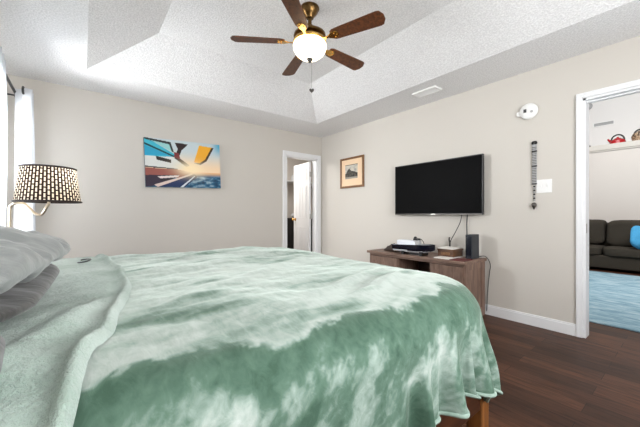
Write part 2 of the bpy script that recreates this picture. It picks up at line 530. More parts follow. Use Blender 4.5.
# six panel bathroom door, swung open into the bathroom, hinged at the right jamb
def door_leaf():
    W, D, Hh = .60, .035, 2.005
    b = MB(); b.box(0, W, -D / 2, D / 2, 0, Hh)
    for px0, px1 in ((.09, .27), (.33, .51)):
        for z0, z1 in ((.22, .82), (.98, 1.58), (1.70, 1.90)):
            for sg in (-1, 1):
                f = sg * D / 2
                for a in ((px0, px1, z0, z0 + .016), (px0, px1, z1 - .016, z1), (px0, px0 + .016, z0 + .016, z1 - .016), (px1 - .016, px1, z0 + .016, z1 - .016)):
                    b.box(a[0], a[1], min(f, f + sg * .006), max(f, f + sg * .006), a[2], a[3])
                b.box(px0 + .035, px1 - .035, min(f, f + sg * .005), max(f, f + sg * .005), z0 + .035, z1 - .035)
    return b
leaf = door_leaf().build('door_1', M['trim'], None, bevel=.002)
leaf['kind'] = 'structure'
off = ORG[leaf].copy()
def dpart(name, b, m):
    o = b.build(name, m, leaf)          # ORG of leaf subtracts its local centre
    return o
for sg in (-1, 1):
    k = MB().lathe([(0.0, .0), (.03, .0), (.03, .008), (.012, .012), (.011, .03), (.026, .042), (.029, .055), (.02, .066), (0, .069)], (.535, sg * .0175, .96), 20, Matrix.Rotation(R(-90 * sg), 3, 'X'))
    dpart('door_knob', k, M['gold'])
for z in (.22, 1.02, 1.78):
    dpart('hinge', MB().box(-.012, .004, -.034, .012, z - .045, z + .045), M['nickel'])
DANG = R(84)
leaf.rotation_euler = (0, 0, DANG)
leaf.location = Vector((BX1 - .055, YB + .135, .008)) + Matrix.Rotation(DANG, 3, 'Z') @ Vector((off.x, off.y, 0))

# bathroom shell beyond the door
struct('wall_bathroom_back', boxes((1.9, 4.6, 6.0, 6.1, 0, H)), M['wall_living'])
struct('wall_bathroom_left', boxes((1.8, 1.9, YB + .12, 6.1, 0, H)), M['wall_living'])
struct('wall_bathroom_right', boxes((4.5, 4.6, YB + .12, 6.0, 0, H)), M['wall_living'])
struct('ceiling_bathroom', boxes((1.8, 4.6, YB + .12, 6.1, H, H + .08)), M['white_wall'])
t = thing('wall_shelf', 'white shelf on the wall of the room seen past the open six-panel door', 'shelf', (3.9, 5.85, 1.8))
boxes((3.3, 4.49, 5.68, 5.998, 1.80, 1.825)).build('shelf_board', M['trim'], t)
for x in (3.45, 4.3): boxes((x, x + .02, 5.72, 5.998, 1.74, 1.80)).build('bracket', M['trim'], t)
tag(MB().lathe([(0, 0), (.05, 0), (.055, .03), (.05, .11), (.03, .14), (.03, .16), (0, .16)], (3.83, 5.84, 1.8255), 18).build('bottle', M['grey_plastic']), 'small grey bottle on the white shelf beyond the door', 'bottle')
t = thing('storage_cabinet', 'dark charcoal cabinet standing in the room behind the open white door', 'cabinet', (3.85, 5.7, 0))
boxes((3.38, 4.3, 5.46, 5.9, .05, .99)).build('body', M['dark_cab'], t, bevel=.004)
for x in (3.40, 3.86):
    d = boxes((x, x + .42, 5.445, 5.46, .08, .96)).build('door', M['dark_cab'], t, bevel=.003)
for x in (3.42, 4.22): boxes((x, x + .05, 5.50, 5.55, 0, .05)).build('foot', M['dark_cab'], t)
t = MB().sphere((3.72, 5.62, 1.045), .085, .07, .055)
tag(t.build('rolled_towel', M['grey_plastic']), 'pale grey rounded bundle on top of the dark cabinet', 'towel')

# ------------------------------------------------------------------ living room beyond the doorway
LX, LH = 8.62, 4.2
struct('wall_living_room_back', boxes((LX, LX + .1, -3.2, 4.1, 0, 2.42)), M['wall_living'])
struct('wall_living_room_upper', boxes((9.7, 9.8, -3.2, 4.1, 2.42, LH)), M['white_wall'])
struct('trim_6', boxes((LX - .035, 9.7, -3.2, 4.1, 2.42, 2.53), (LX - .02, LX, -3.2, 4.1, 2.39, 2.42)), M['ledge'], bevel=.004)
struct('wall_living_room_left', boxes((XR + .12, 9.8, 4.1, 4.2, 0, LH)), M['wall_living'])
struct('wall_living_room_right', boxes((XR + .12, 9.8, -3.3, -3.2, 0, LH)), M['wall_living'])
struct('wall_living_room_near', boxes((XR + .0, XR + .12, -3.2, 4.1, H + .42, LH), (XR + .06, XR + .12, -3.2, YN - .12, 0, H + .42)), M['wall_living'])
struct('ceiling_living_room', boxes((XR, 9.8, -3.3, 4.2, LH, LH + .08)), M['white_wall'])

def rug_builder():
    b = MB(); b.box(3.925, 7.45, -1.3, 2.3, 0.0, 0.014); return b
tag(rug_builder().build('area_rug', M['rug'], None, bevel=.004), 'pale blue mottled area rug on the living room floor beyond the doorway', 'rug')

def soft_box(b, x0, x1, y0, y1, z0, z1, p=4.0, puff=0.02, n=14, seed=0):
    c = Vector(((x0 + x1) / 2, (y0 + y1) / 2, (z0 + z1) / 2)); h = Vector(((x1 - x0) / 2, (y1 - y0) / 2, (z1 - z0) / 2))
    def sp(a): return math.copysign(abs(a) ** (2 / p), a)
    def fn(u, v):
        th = 2 * PI * u; ph = -PI / 2 + PI * v
        d = Vector((sp(math.cos(ph)) * sp(math.cos(th)), sp(math.cos(ph)) * sp(math.sin(th)), sp(math.sin(ph))))
        q = Vector((d.x * h.x, d.y * h.y, d.z * h.z)) + c
        q += d * puff * (fbm(q.x * 3 + seed, q.y * 3, q.z * 3, 2))
        return q
    b.grid(fn, n * 4, n * 2, closed_u=True)
    bmesh.ops.remove_doubles(b.bm, verts=b.bm.verts, dist=1e-5)
    return b
t = thing('sofa', 'dark grey fabric sofa against the far wall beyond the doorway', 'sofa', (8.1, .8, 0))
boxes((7.72, 8.56, -.62, 2.2, .05, .29)).build('base', M['sofa'], t, bevel=.02)
soft_box(MB(), 8.28, 8.60, -.64, 2.22, .12, .90, 8, .01).build('back', M['sofa'], t, sharp=180)
for k in range(3):
    y0 = -.34 + .757 * k
    soft_box(MB(), 7.68, 8.36, y0 + .003, y0 + .752, .27, .46, 6, .015, seed=k).build('seat_cushion', M['sofa'], t, sharp=180)
    soft_box(MB(), 8.04, 8.36, y0 + .003, y0 + .752, .45, .97, 5, .03, seed=k + 7).build('back_cushion', M['sofa'], t, sharp=180)
for y0, y1 in ((-.64, -.35), (1.94, 2.23)):
    soft_box(MB(), 7.70, 8.58, y0, y1, .10, .64, 6, .01).build('arm', M['sofa'], t, sharp=180)
for x in (7.82, 8.5):
    for y in (-.56, 2.14): boxes((x - .03, x + .03, y - .03, y + .03, 0, .05)).build('leg', M['bedwood'], t)

def pillow_mesh(w, l, th, p=2.6, nz=0.01, seed=0, n=44, corner=0.12, wr=6.0):
    """pillow lying flat, w along X, l along Y"""
    b = MB()
    def side(sg):
        def fn(u, v):
            a = 2 * u - 1; c = 2 * v - 1
            pin = 1 - corner * (1 - (a * a) * (c * c)) * 0.5
            x = a * w / 2 * math.sqrt(1 - .36 * abs(c) ** 5)
            y = c * l / 2 * math.sqrt(1 - .30 * abs(a) ** 5)
            hgt = max(0.0, (1 - abs(a) ** p) * (1 - abs(c) ** p)) ** 0.45
            z = sg * th / 2 * hgt
            e = min(1.0, hgt * 2)
            z += nz * e * fbm(x * wr * .55 + seed, y * wr * 1.3 + x * 2, sg * 2.0 + seed, 4)
            return Vector((x, y, z))
        return fn
    b.grid(side(1), n, n); b.grid(side(-1), n, n)
    bmesh.ops.remove_doubles(b.bm, verts=b.bm.verts, dist=5e-4)
    return b
c = pillow_mesh(.44, .44, .16, seed=3).build('throw_pillow', M['cushion'], None, sharp=180)
tag(c, 'sky blue throw pillow leaning on the dark grey sofa', 'pillow')
c.rotation_euler = (R(52), R(-60), 0)
c.location = (7.90, .71, .60)

# kettle on the ledge
def kettle(t, c, body, prof, hb, spout):
    MB().lathe(prof, c, 28).build('body', body, t)
    MB().lathe([(0, 0), (.055, 0), (.05, .018), (.02, .028), (.018, .045), (0, .05)], (c[0], c[1], c[2] + prof[-1][1] - .004), 20).build('lid', body, t)
    pts = []
    for k in range(15):
        a = PI * k / 14
        pts.append((c[0], c[1] + math.cos(a) * hb[0], c[2] + hb[1] + math.sin(a) * hb[2]))
    MB().tube(pts, .014, 8).build('handle', M['black'], t)
    if spout: MB().tube([(c[0], c[1] + spout * .11, c[2] + .06), (c[0], c[1] + spout * .16, c[2] + .10), (c[0], c[1] + spout * .19, c[2] + .135)], [.03, .022, .016], 10).build('spout', body, t)
ledz = 2.53
t = thing('kettle', 'red kettle with black arched handle on the high ledge', 'kettle', (8.80, 1.09, ledz))
kettle(t, (8.80, 1.09, ledz), M['red'], [(0, 0), (.125, 0), (.13, .02), (.115, .08), (.08, .11), (.055, .115)], (.10, .085, .12), .8)
def brindle():
    tt = NT('brown_cream_glaze')
    f = tt.noise(tt.coord((1, 1, 1)), 16, 3, .6, 1.2)
    r = tt.ramp(f, [(.40, srgb(28, 24, 22)), (.47, srgb(120, 84, 50)), (.55, srgb(214, 190, 160)), (.62, srgb(96, 44, 30))])
    tt.link(r, tt.b.inputs['Base Color']); tt.set(Roughness=.3)
    return tt.m
M['brindle'] = brindle()
t = thing('teapot', 'patterned brown and cream teapot on the high ledge right of the red kettle', 'teapot', (8.80, .75, ledz))
kettle(t, (8.80, .75, ledz), M['brindle'], [(0, 0), (.10, 0), (.135, .05), (.145, .11), (.12, .17), (.07, .20)], (.10, .16, .09), -.9)
o = MB().lathe([(0, 0), (.05, 0), (.09, .03), (.11, .045), (.105, .05), (.06, .02), (0, .012)], (8.80, 1.62, ledz), 20).build('bowl', M['leather'])
tag(o, 'small dark shallow bowl at the left end of the high ledge', 'bowl')

def wall_vent(name, label, x, y0, y1, z0, z1):
    t = thing(name, label, 'vent', (x, (y0 + y1) / 2, z0))
    boxes((x - .004, x, y0 + .02, y1 - .02, z0 + .02, z1 - .02)).build('backing', M['grey_plastic'], t)
    boxes((x - .015, x, y0, y0 + .02, z0, z1), (x - .015, x, y1 - .02, y1, z0, z1), (x - .015, x, y0 + .02, y1 - .02, z0, z0 + .02), (x - .015, x, y0 + .02, y1 - .02, z1 - .02, z1)).build('frame', M['white'], t)
    n = 12
    for k in range(n):
        yy = y0 + .03 + (y1 - y0 - .06) * (k + .5) / n
        boxes((x - .012, x - .004, yy - .004, yy + .004, z0 + .02, z1 - .02)).build('slat', M['grey_plastic'], t)
wall_vent('return_vent', 'slotted air vent on the white upper wall above the red kettle', 9.7, 1.25, 1.63, 3.16, 3.27)
t = thing('smoke_alarm', 'small grey alarm disc high on the white upper wall inside the doorway', 'alarm', (9.7, 1.72, 3.62))
MB().lathe([(0, 0), (.085, 0), (.085, .02), (.06, .04), (0, .045)], (9.7, 1.72, 3.70), 24, Matrix.Rotation(R(-90), 3, 'Y')).build('housing', M['grey_plastic'], t)
MB().lathe([(0, 0), (.03, 0), (.028, .01), (0, .012)], (9.656, 1.72, 3.70), 16, Matrix.Rotation(R(-90), 3, 'Y')).build('button', M['white'], t)

# ------------------------------------------------------------------ bed
BT = 0.785                                                # top of the blanket
BXH, BXF, BYN, BYF = -0.56, 1.455, 0.50, 2.50
t = thing('bed', 'dark walnut king bed under the green blanket', 'bed', ((BXH + BXF) / 2, 1.5, 0))
for y in (.60, 2.345): boxes((BXH + .02, 1.375, y, y + .045, .20, .40)).build('side_rail', M['bedwood'], t, bevel=.005)
boxes((1.375, 1.415, .645, 2.345, .20, .40)).build('foot_rail', M['bedwood'], t, bevel=.005)
for x, y in ((1.365, .592), (1.365, 2.325), (-.55, .592), (-.55, 2.325)):
    b = MB(); b.box(x, x + .07, y, y + .07, 0, .42); b.build('leg', M['bedleg'] if x > 0 else M['bedwood'], t, bevel=.006)
soft_box(MB(), BXH + .06, 1.36, .66, 2.34, .36, .755, 10, .0).build('mattress', M['mattress'], t, sharp=180)
boxes((XL + .005, XL + .045, .52, 2.48, .0, .80)).build('headboard', M['bedwood'], t, bevel=.01)

# blanket: a cloth sheet draped over the rounded mattress
CR = 0.34                                                 # plan radius of the foot corners
ER = 0.115                                                # radius of the top edge
def drape(a, b):
    """cloth coordinates (a along X, b along Y) to a point on the draped blanket"""
    x0, x1, y0, y1 = BXH, BXF - ER, BYN + ER, BYF - ER
    rr = CR - ER * .5
    # inner rectangle for the rounded plan
    cx = max(-9.0, min(x1 - rr, a)); cy = max(y0 + rr, min(y1 - rr, b))
    dx, dy = a - cx, b - cy
    L = math.hypot(dx, dy)
    L0 = L
    # signed distance beyond the flat top
    if dx > 0 or dy != 0:
        nx, ny = (dx / L, dy / L) if L > 1e-9 else (0, 0)
    else: nx = ny = 0
    d = L - rr
    if d > .40 and dx > 0 and dy != 0: d = .40 + (d - .40) * .65
    if dx <= 0 and dy == 0: d = -1
    if d <= 0:
        x, y, z = a, b, BT
        edge = max(0.0, 1 + d / .25) if d > -.25 else 0.0
        z -= .012 * edge * edge
    else:
        bx, by = cx + nx * rr, cy + ny * rr
        arc = ER * PI / 2
        if d < arc:
            th = d / ER
            o, dz = ER * math.sin(th), ER * (1 - math.cos(th))
        else:
            o, dz = ER, ER + (d - arc)
        hang = max(0.0, d - arc * .6)
        # ripples along the perimeter
        per = math.atan2(ny, nx) * rr * (1 if dx > 0 else 0) + (bx if dx <= 0 else x1) * (1 if ny < 0 else -1)
        corner = max(0.0, min(1.0, nx * abs(ny) * 2.2)) if dx > 0 else 0.0
        near = smooth(.55, 1.05, bx) * (1 - .5 * smooth(.6, 1.0, nx))
        amp = .046 * smooth(.02, .34, hang) * (.28 + .72 * near)
        ph = per * 41.0 + 1.0 + 1.5 * fbm(bx * 2.2, by * 2.2, 3.0, 2)
        rip = math.sin(ph + .7 * math.sin(ph)) + .3 * math.sin(per * 67 + .6)
        o += amp * (rip + .2) + hang * (.02 + .06 * corner)
        x, y, z = bx + nx * o, by + ny * o, BT - .012 - dz
        z += .010 * fbm(x * 5, y * 5, z * 5, 3) * min(1, hang * 5)
    # broad rumples and small wrinkles on the top
    w = smooth(.16, -.1, d) if d > -.1 else 1.0
    z += w * (.020 * fbm(x * 1.5 + 3, y * 1.9, 1.2, 2) + .012 * abs(fbm(x * 2.5 + y * 2.2, y * 5.0 - x * 2.0, 7.7, 3)))
    # sweeping crease running toward the foot corner
    for (px, py, qx, qy, hh, ww) in ((.55, .80, 1.30, 1.05, .014, .03), (.70, .72, 1.36, .92, .012, .025), (.2, .95, 1.0, 1.55, .010, .05), (.5, 2.2, 1.3, 1.7, .012, .05), (.35, 1.9, .9, 2.2, .01, .04)):
        ex, ey = qx - px, qy - py; tt = ((x - px) * ex + (y - py) * ey) / (ex * ex + ey * ey)
        if -.1 < tt < 1.1 and d < .1:
            dd = abs((x - px) * ey - (y - py) * ex) / math.hypot(ex, ey) + .02 * fbm(x * 6, y * 6, 1, 2)
            z += hh * math.exp(-(dd / ww) ** 2) * smooth(-.1, .2, tt) * smooth(1.1, .8, tt)
    return Vector((x, y, z))
HEADX = -.34
AX0, AX1, AB0, AB1 = HEADX, BXF + .30, BYN - .29, BYF + .29
root = thing('blanket', 'green velvety plush blanket draped over the whole bed', 'blanket', (.6, 1.5, .2))
mb = MB()
na, nb = 230, 270
def nap_sheen(a, b):
    # pile strokes, with sheen painted in as pale top and dark edge: 0 dark, 1 pale; long hand strokes over the sheet
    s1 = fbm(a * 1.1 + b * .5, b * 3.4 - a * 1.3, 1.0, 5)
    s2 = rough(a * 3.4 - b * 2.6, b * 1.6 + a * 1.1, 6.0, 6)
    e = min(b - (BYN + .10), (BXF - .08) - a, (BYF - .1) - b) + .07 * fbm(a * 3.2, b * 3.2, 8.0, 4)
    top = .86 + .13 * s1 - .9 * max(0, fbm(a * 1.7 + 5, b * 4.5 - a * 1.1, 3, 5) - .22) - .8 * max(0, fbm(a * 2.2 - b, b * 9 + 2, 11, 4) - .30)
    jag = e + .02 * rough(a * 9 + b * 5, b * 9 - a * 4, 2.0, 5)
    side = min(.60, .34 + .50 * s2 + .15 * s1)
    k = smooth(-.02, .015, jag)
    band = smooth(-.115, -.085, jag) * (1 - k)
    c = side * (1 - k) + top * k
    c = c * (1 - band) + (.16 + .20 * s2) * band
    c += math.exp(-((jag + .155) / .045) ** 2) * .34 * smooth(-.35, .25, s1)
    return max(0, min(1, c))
nl = mb.bm.verts.layers.float.new('nap_sheen')
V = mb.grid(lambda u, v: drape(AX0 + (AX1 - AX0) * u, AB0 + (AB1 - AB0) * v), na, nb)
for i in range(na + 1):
    for j in range(nb + 1): V[i][j][nl] = nap_sheen(AX0 + (AX1 - AX0) * i / na, AB0 + (AB1 - AB0) * j / nb)
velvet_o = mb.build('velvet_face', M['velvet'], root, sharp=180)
bm_s = velvet_o.modifiers.new('thick', 'SOLIDIFY'); bm_s.thickness = .012; bm_s.offset = -1
# sherpa hem along the near, far and foot edges
hem = MB()
def hem_line(pts):
    hem.tube(pts, .0065, 8)
N = 240
pts = [drape(AX0 + (AX1 - AX0) * k / N, AB0) for k in range(N + 1)] + [drape(AX1, AB0 + (AB1 - AB0) * k / N) for k in range(1, N + 1)] + [drape(AX1 - (AX1 - AX0) * k / N, AB1) for k in range(1, N + 1)]
hem_line(pts)
ho = hem.build('hem', M['hem'], root, sharp=180); ho['label'] = 'pale fleece hem'

# folded back head end showing the sherpa underside, with a thick rolled edge
def flap_edge(v):
    # X of the flap edge as a function of b (cloth Y)
    pts = [(.0, -.07), (.42, -.05), (.50, -.02), (.63, .01), (.80, .045), (1.1, .11), (1.37, .15), (1.75, .165), (2.1, .135), (2.5, .10), (3.2, .08)]
    for (p, q), (r_, s_) in zip(pts, pts[1:]):
        if v <= r_:
            k = (v - p) / (r_ - p); return q + (s_ - q) * k
    return pts[-1][1]
def normal_at(a, b):
    e = .004
    p = drape(a, b); n = (drape(a + e, b) - p).cross(drape(a, b + e) - p)
    return p, n.normalized() if n.length > 1e-12 else Vector((0, 0, 1))
def flap(u, v):
    b = AB0 + .02 + (AB1 - AB0 - .04) * v
    xe = flap_edge(b) + .012 * fbm(b * 4, 0, 2, 2)
    a = HEADX + (xe - HEADX) * u
    p, n = normal_at(a, b)
    s = xe - a
    h = .009 + .003 * fbm(a * 9, b * 9, 4, 3)
    roll = math.exp(-((s - .018) / .014) ** 2) - .35 * math.exp(-((s - .055) / .02) ** 2)
    h += .013 * roll
    if s < .012: h *= max(0.0, s / .012) ** .5; h += .002
    # diagonal ridge across the flap
    ex, ey = -.20, -.46; px, py = .085, 1.20
    tt = ((a - px) * ex + (b - py) * ey) / (ex * ex + ey * ey)
    if -.15 < tt < 1.6:
        dd = ((a - px) * ey - (b - py) * ex) / math.hypot(ex, ey) + .01 * fbm(b * 5, a * 5, 9, 2)
        h += .016 * math.exp(-(dd / .035) ** 2) * smooth(-.15, .25, tt)
    px, py, ex, ey = .02, .86, -.05, -.40
    tt = ((a - px) * ex + (b - py) * ey) / (ex * ex + ey * ey)
    if -.3 < tt < 1.6:
        dd = ((a - px) * ey - (b - py) * ex) / math.hypot(ex, ey)
        h += .009 * math.exp(-(dd / .022) ** 2) * smooth(-.3, .3, tt)
    h += .0016 * fbm(a * 60, b * 60, 2, 2)
    return p + n * h
mb = MB(); mb.grid(flap, 90, 330)
fo = mb.build('folded_back_end', M['sherpa'], root, sharp=180); fo['label'] = 'pale fuzzy fleece underside folded back'

# pillows
def place(o, loc, rot): o.location = loc; o.rotation_euler = rot
p2 = pillow_mesh(.48, .92, .060, 3.2, .007, 5, 60).build('pillow', M['pillow_dark'], None, sharp=180)
tag(p2, 'charcoal grey pillow lying flat underneath the light grey satin pillow', 'pillow')
place(p2, (-.308, 1.20, .828), (0, R(2), R(-2)))
p1 = pillow_mesh(.46, 1.22, .105, 2.8, .030, 11, 80).build('pillow', M['pillow'], None, sharp=180)
tag(p1, 'light grey satin pillow on top of the stack at the head of the bed', 'pillow')
place(p1, (-.300, 1.14, .900), (R(-1.2), R(10), R(-6)))
p3 = pillow_mesh(.26, .32, .05, 3.0, .010, 21, 40).build('pillow', M['pillow_dark'], None, sharp=180)
tag(p3, 'small dark grey cushion nearest the camera below the pillow stack', 'pillow')
place(p3, (-.222, .635, .822), (0, R(2), R(6)))

pts = []
for k in range(22):
    s = k / 21; a = s * PI * 1.35
    pts.append((-.005 + .035 * math.sin(a) + .02 * s, 2.06 + .075 * math.cos(a), BT + .020 + .010 * math.sin(PI * s)))
tag(MB().tube(pts, .0035, 6).build('cord', M['black']), 'short black looped cord on the blanket behind the pillows', 'cord')

# ------------------------------------------------------------------ swing arm floor lamp
lp = Vector((-.45, 3.40, 0)); sc = Vector((-.215, 3.36, 0))
t = thing('floor_lamp', 'swing-arm lamp with dark woven basket-weave shade beside the curtain', 'lamp', lp)
MB().lathe([(0, 0), (.13, 0), (.13, .015), (.05, .03), (.015, .05), (0, .05)], lp, 32).build('base', M['lamp_metal'], t)
ar = []
for k in range(8):
    a = PI / 2 * k / 7; ar.append(lp + Vector((.05 - .05 * math.cos(a), 0, 1.10 + .05 * math.sin(a))))
pole = [lp + Vector((0, 0, z)) for z in (.03, .5, 1.0, 1.07)]
MB().tube(pole + ar[:2], .011, 12).build('pole', M['lamp_metal'], t)
d = sc - (lp + Vector((.05, 0, 0)))
arm = ar[1:]
for k in range(1, 17):
    s = k / 16
    zz = 1.15 - .095 * smooth(.12, .62, s) + .10 * smooth(.68, 1.0, s)
    q = lp + Vector((.05, 0, 0)) + d * min(1.0, s * 1.06); arm.append(Vector((q.x, q.y, zz)))
arm.append(Vector((sc.x, sc.y, 1.22)))
MB().tube(arm, .010, 12).build('arm', M['lamp_metal'], t)
sh = MB()
z0s, z1s, r0, r1 = 1.165, 1.442, .212, .176
uvl = sh.bm.loops.layers.uv.new('UVMap')
nS = 64
ring0 = [sh.bm.verts.new((sc.x + r0 * math.cos(2 * PI * k / nS), sc.y + r0 * math.sin(2 * PI * k / nS), z0s)) for k in range(nS)]
ring1 = [sh.bm.verts.new((sc.x + r1 * math.cos(2 * PI * k / nS), sc.y + r1 * math.sin(2 * PI * k / nS), z1s)) for k in range(nS)]
for k in range(nS):
    k2 = (k + 1) % nS
    f = sh._f([ring0[k], ring0[k2], ring1[k2], ring1[k]])
    for lpp, uv in zip(f.loops, ((k / nS, 0), ((k + 1) / nS, 0), ((k + 1) / nS, 1), (k / nS, 1))): lpp[uvl].uv = uv
shade = sh.build('lamp_shade', M['shade'], t, sharp=180)
for z, r in ((z0s, r0), (z1s, r1)):
    MB().tube([(sc.x + r * math.cos(2 * PI * k / 48), sc.y + r * math.sin(2 * PI * k / 48), z) for k in range(49)], .008, 8, cap=False).build('trim_band', M['shade_trim'], shade)
MB().lathe([(0, 0), (.018, 0), (.018, .06), (0, .06)], (sc.x, sc.y, 1.20), 16).build('socket', M['lamp_metal'], t)
MB().sphere((sc.x, sc.y, 1.30), .032, .032, .042).build('bulb', M['bulb'], t)

# ------------------------------------------------------------------ curtains and rod
CXr = -.49
t = thing('curtain_rod', 'dark curtain rod above the window at the left wall', 'curtain rod', (CXr, 3.0, 2.2))
MB().tube([(CXr, 1.9, 2.20), (CXr, 4.10, 2.20)], .011, 12).build('rod', M['black'], t)
for y in (1.89, 4.11): MB().sphere((CXr, y, 2.20), .022, .022, .022).build('finial', M['black'], t)
for y in (1.98, 4.07): MB().tube([(XL, y, 2.20), (CXr, y, 2.20)], .008, 8).build('bracket', M['black'], t)
def curtain(label, y0, y1, ztop, waves, amp, x, zb=.03):
    t = thing('curtain', label, 'curtain', (x, (y0 + y1) / 2, zb), 'white curtains at the left window')
    b = MB()
    def fn(u, v):
        y = y0 + (y1 - y0) * u; z = zb + (ztop - zb) * v
        k = amp * (1 + .25 * (1 - v))
        return Vector((x + k * math.sin(u * waves * 2 * PI) + .012 * fbm(y * 5, z * .8, 1, 2), y + .012 * math.sin(u * waves * 4 * PI), z))
    b.grid(fn, waves * 20, 30)
    b.build('panel', M['curtain'], t, sharp=180)
    for k in range(waves * 2):
        u = (k + .5) / (waves * 2)
        yy = y0 + (y1 - y0) * (k / (waves * 2) + .0)
        MB().tube([(x + .003 + .0 * k, yy +   .030 * math.cos(q * 2 * PI / 20), 2.2 + .030 * math.sin(q * 2 * PI / 20)) for q in range(21)], .009, 8, cap=False).build('grommet', M['black'], t)
curtain('gathered white curtain panel in the corner right of the window', 3.86, 4.10, 2.23, 2, .062, CXr + .065)
curtain('white sheer curtain panel at the far left edge, nearer than the corner panel', 2.68, 3.42, 2.25, 6, .035, CXr)

# ------------------------------------------------------------------ canvas and framed print
def picture_grid(fn_pos, fn_col, nu, nv, name, parent):
    b = MB(); layer = b.bm.loops.layers.float_color.new('print')
    V = b.grid(fn_pos, nu, nv)
    cache = {}
    for i in range(nu + 1):
        for j in range(nv + 1): cache[V[i][j]] = fn_col(i / nu, j / nv)
    for f in b.bm.faces:
        for l in f.loops: l[layer] = cache[l.vert]
    return b.build(name, M['print'], parent, sharp=180)

def lin(c): return srgb(*c)[:3]
def inpoly(p, poly):
    x, y = p; r = False; n = len(poly)
    for i in range(n):
        x0, y0 = poly[i]; x1, y1 = poly[(i + 1) % n]
        if (y0 > y) != (y1 > y) and x < (x1 - x0) * (y - y0) / (y1 - y0) + x0: r = not r
    return r
def mixc(a, b, t): return tuple(a[k] + (b[k] - a[k]) * t for k in range(3))
SAIL = [  # polygons in picture coordinates, x right, y down, 0..1
    ([(0, .0), (.32, .05), (.36, .27), (.10, .07), (0, .03)], (46, 52, 54)),
    ([(.03, .04), (.09, .06), (.33, .25), (.30, .10)], (150, 205, 205)),
    ([(0, .03), (.10, .07), (.36, .29), (.36, .36), (0, .37)], (60, 178, 200)),
    ([(0, .10), (.36, .33), (.38, .38), (0, .14)], (22, 58, 66)),
    ([(0, .16), (.30, .33), (.0, .36)], (38, 158, 196)),
    ([(0, .37), (.38, .36), (.62, .62), (.0, .60)], (216, 218, 214)),
    ([(.13, .36), (.32, .42), (.32, .49), (.14, .44)], (36, 32, 30)),
    ([(0, .57), (.40, .60), (.40, .62), (0, .60)], (70, 74, 78)),
    ([(0, .61), (.40, .62), (.60, .66), (.42, .80), (.0, .78)], (150, 84, 74)),
    ([(0, .76), (.42, .74), (.18, .95), (0, 1)], (52, 40, 58)),
    ([(.14, .78), (.42, .74), (.40, .78), (.18, .82)], (226, 214, 208)),
    ([(.16, .84), (.36, .80), (.30, .85), (.18, .87)], (40, 34, 40)),
    ([(.10, .95), (.58, .70), (.60, .72), (.14, 1.0)], (222, 200, 190)),
    ([(.14, 1.0), (.62, .70), (.66, .76), (.48, 1.0)], (22, 44, 86)),
    ([(.42, 1.0), (.62, .74), (.63, .75), (.46, 1.0)], (210, 220, 226)),
    ([(.37, .05), (.55, .06), (.46, .20), (.42, .36), (.56, .52), (.52, .56), (.36, .38), (.41, .18)], (44, 30, 30)),
    ([(.36, .25), (.42, .27), (.44, .40), (.36, .36)], (120, 40, 44)),
    ([(.70, .06), (.88, .08), (.78, .36), (.70, .46), (.62, .44)], (240, 172, 44)),
    ([(.88, .08), (.91, .09), (.80, .40), (.71, .49), (.62, .46), (.70, .455), (.78, .36)], (56, 44, 30)),
]
def sail_col(u, v):
    y = 1 - v; x = u
    sky = mixc(lin((196, 210, 214)), lin((246, 214, 176)), smooth(.15, .62, y))
    if y > .66:
        sky = mixc(lin((236, 180, 130)), lin((38, 98, 132)), smooth(.66, .76, y))
        n_ = fbm(x * 9, y * 16, 2, 4)
        sky = mixc(sky, lin((190, 214, 222)), max(0, min(1, n_ * 1.1)) * smooth(.7, .8, y))
        sky = mixc(sky, lin((12, 40, 70)), max(0, min(1, -n_ * 1.4)) * smooth(.7, .8, y))
    if x > .84: sky = mixc(sky, lin((70, 164, 196)), smooth(.84, 1, x) * smooth(.34, .02, y))
    c = sky
    for poly, col in SAIL:
        if inpoly((x, y), poly): c = lin(col)
    g = math.exp(-(((x - .58) / .19) ** 2 + ((y - .60) / .15) ** 2))
    c = mixc(c, lin((255, 232, 190)), min(1, g * 1.1))
    return (c[0], c[1], c[2], 1)
cvx0, cvx1, cvz0, cvz1 = .60, 1.525, 1.415, 2.02
t = thing('canvas_print', 'colourful canvas print of a sailboat deck at sunset', 'picture', ((cvx0 + cvx1) / 2, YB, (cvz0 + cvz1) / 2))
boxes((cvx0, cvx1, YB - .034, YB - .002, cvz0, cvz1)).build('stretched_canvas', M['canvas_edge'], t)
picture_grid(lambda u, v: Vector((cvx0 + (cvx1 - cvx0) * u, YB - .0346, cvz0 + (cvz1 - cvz0) * v)), sail_col, 190, 124, 'printed_face', t)
t.rotation_euler = (0, R(-2.0), 0)

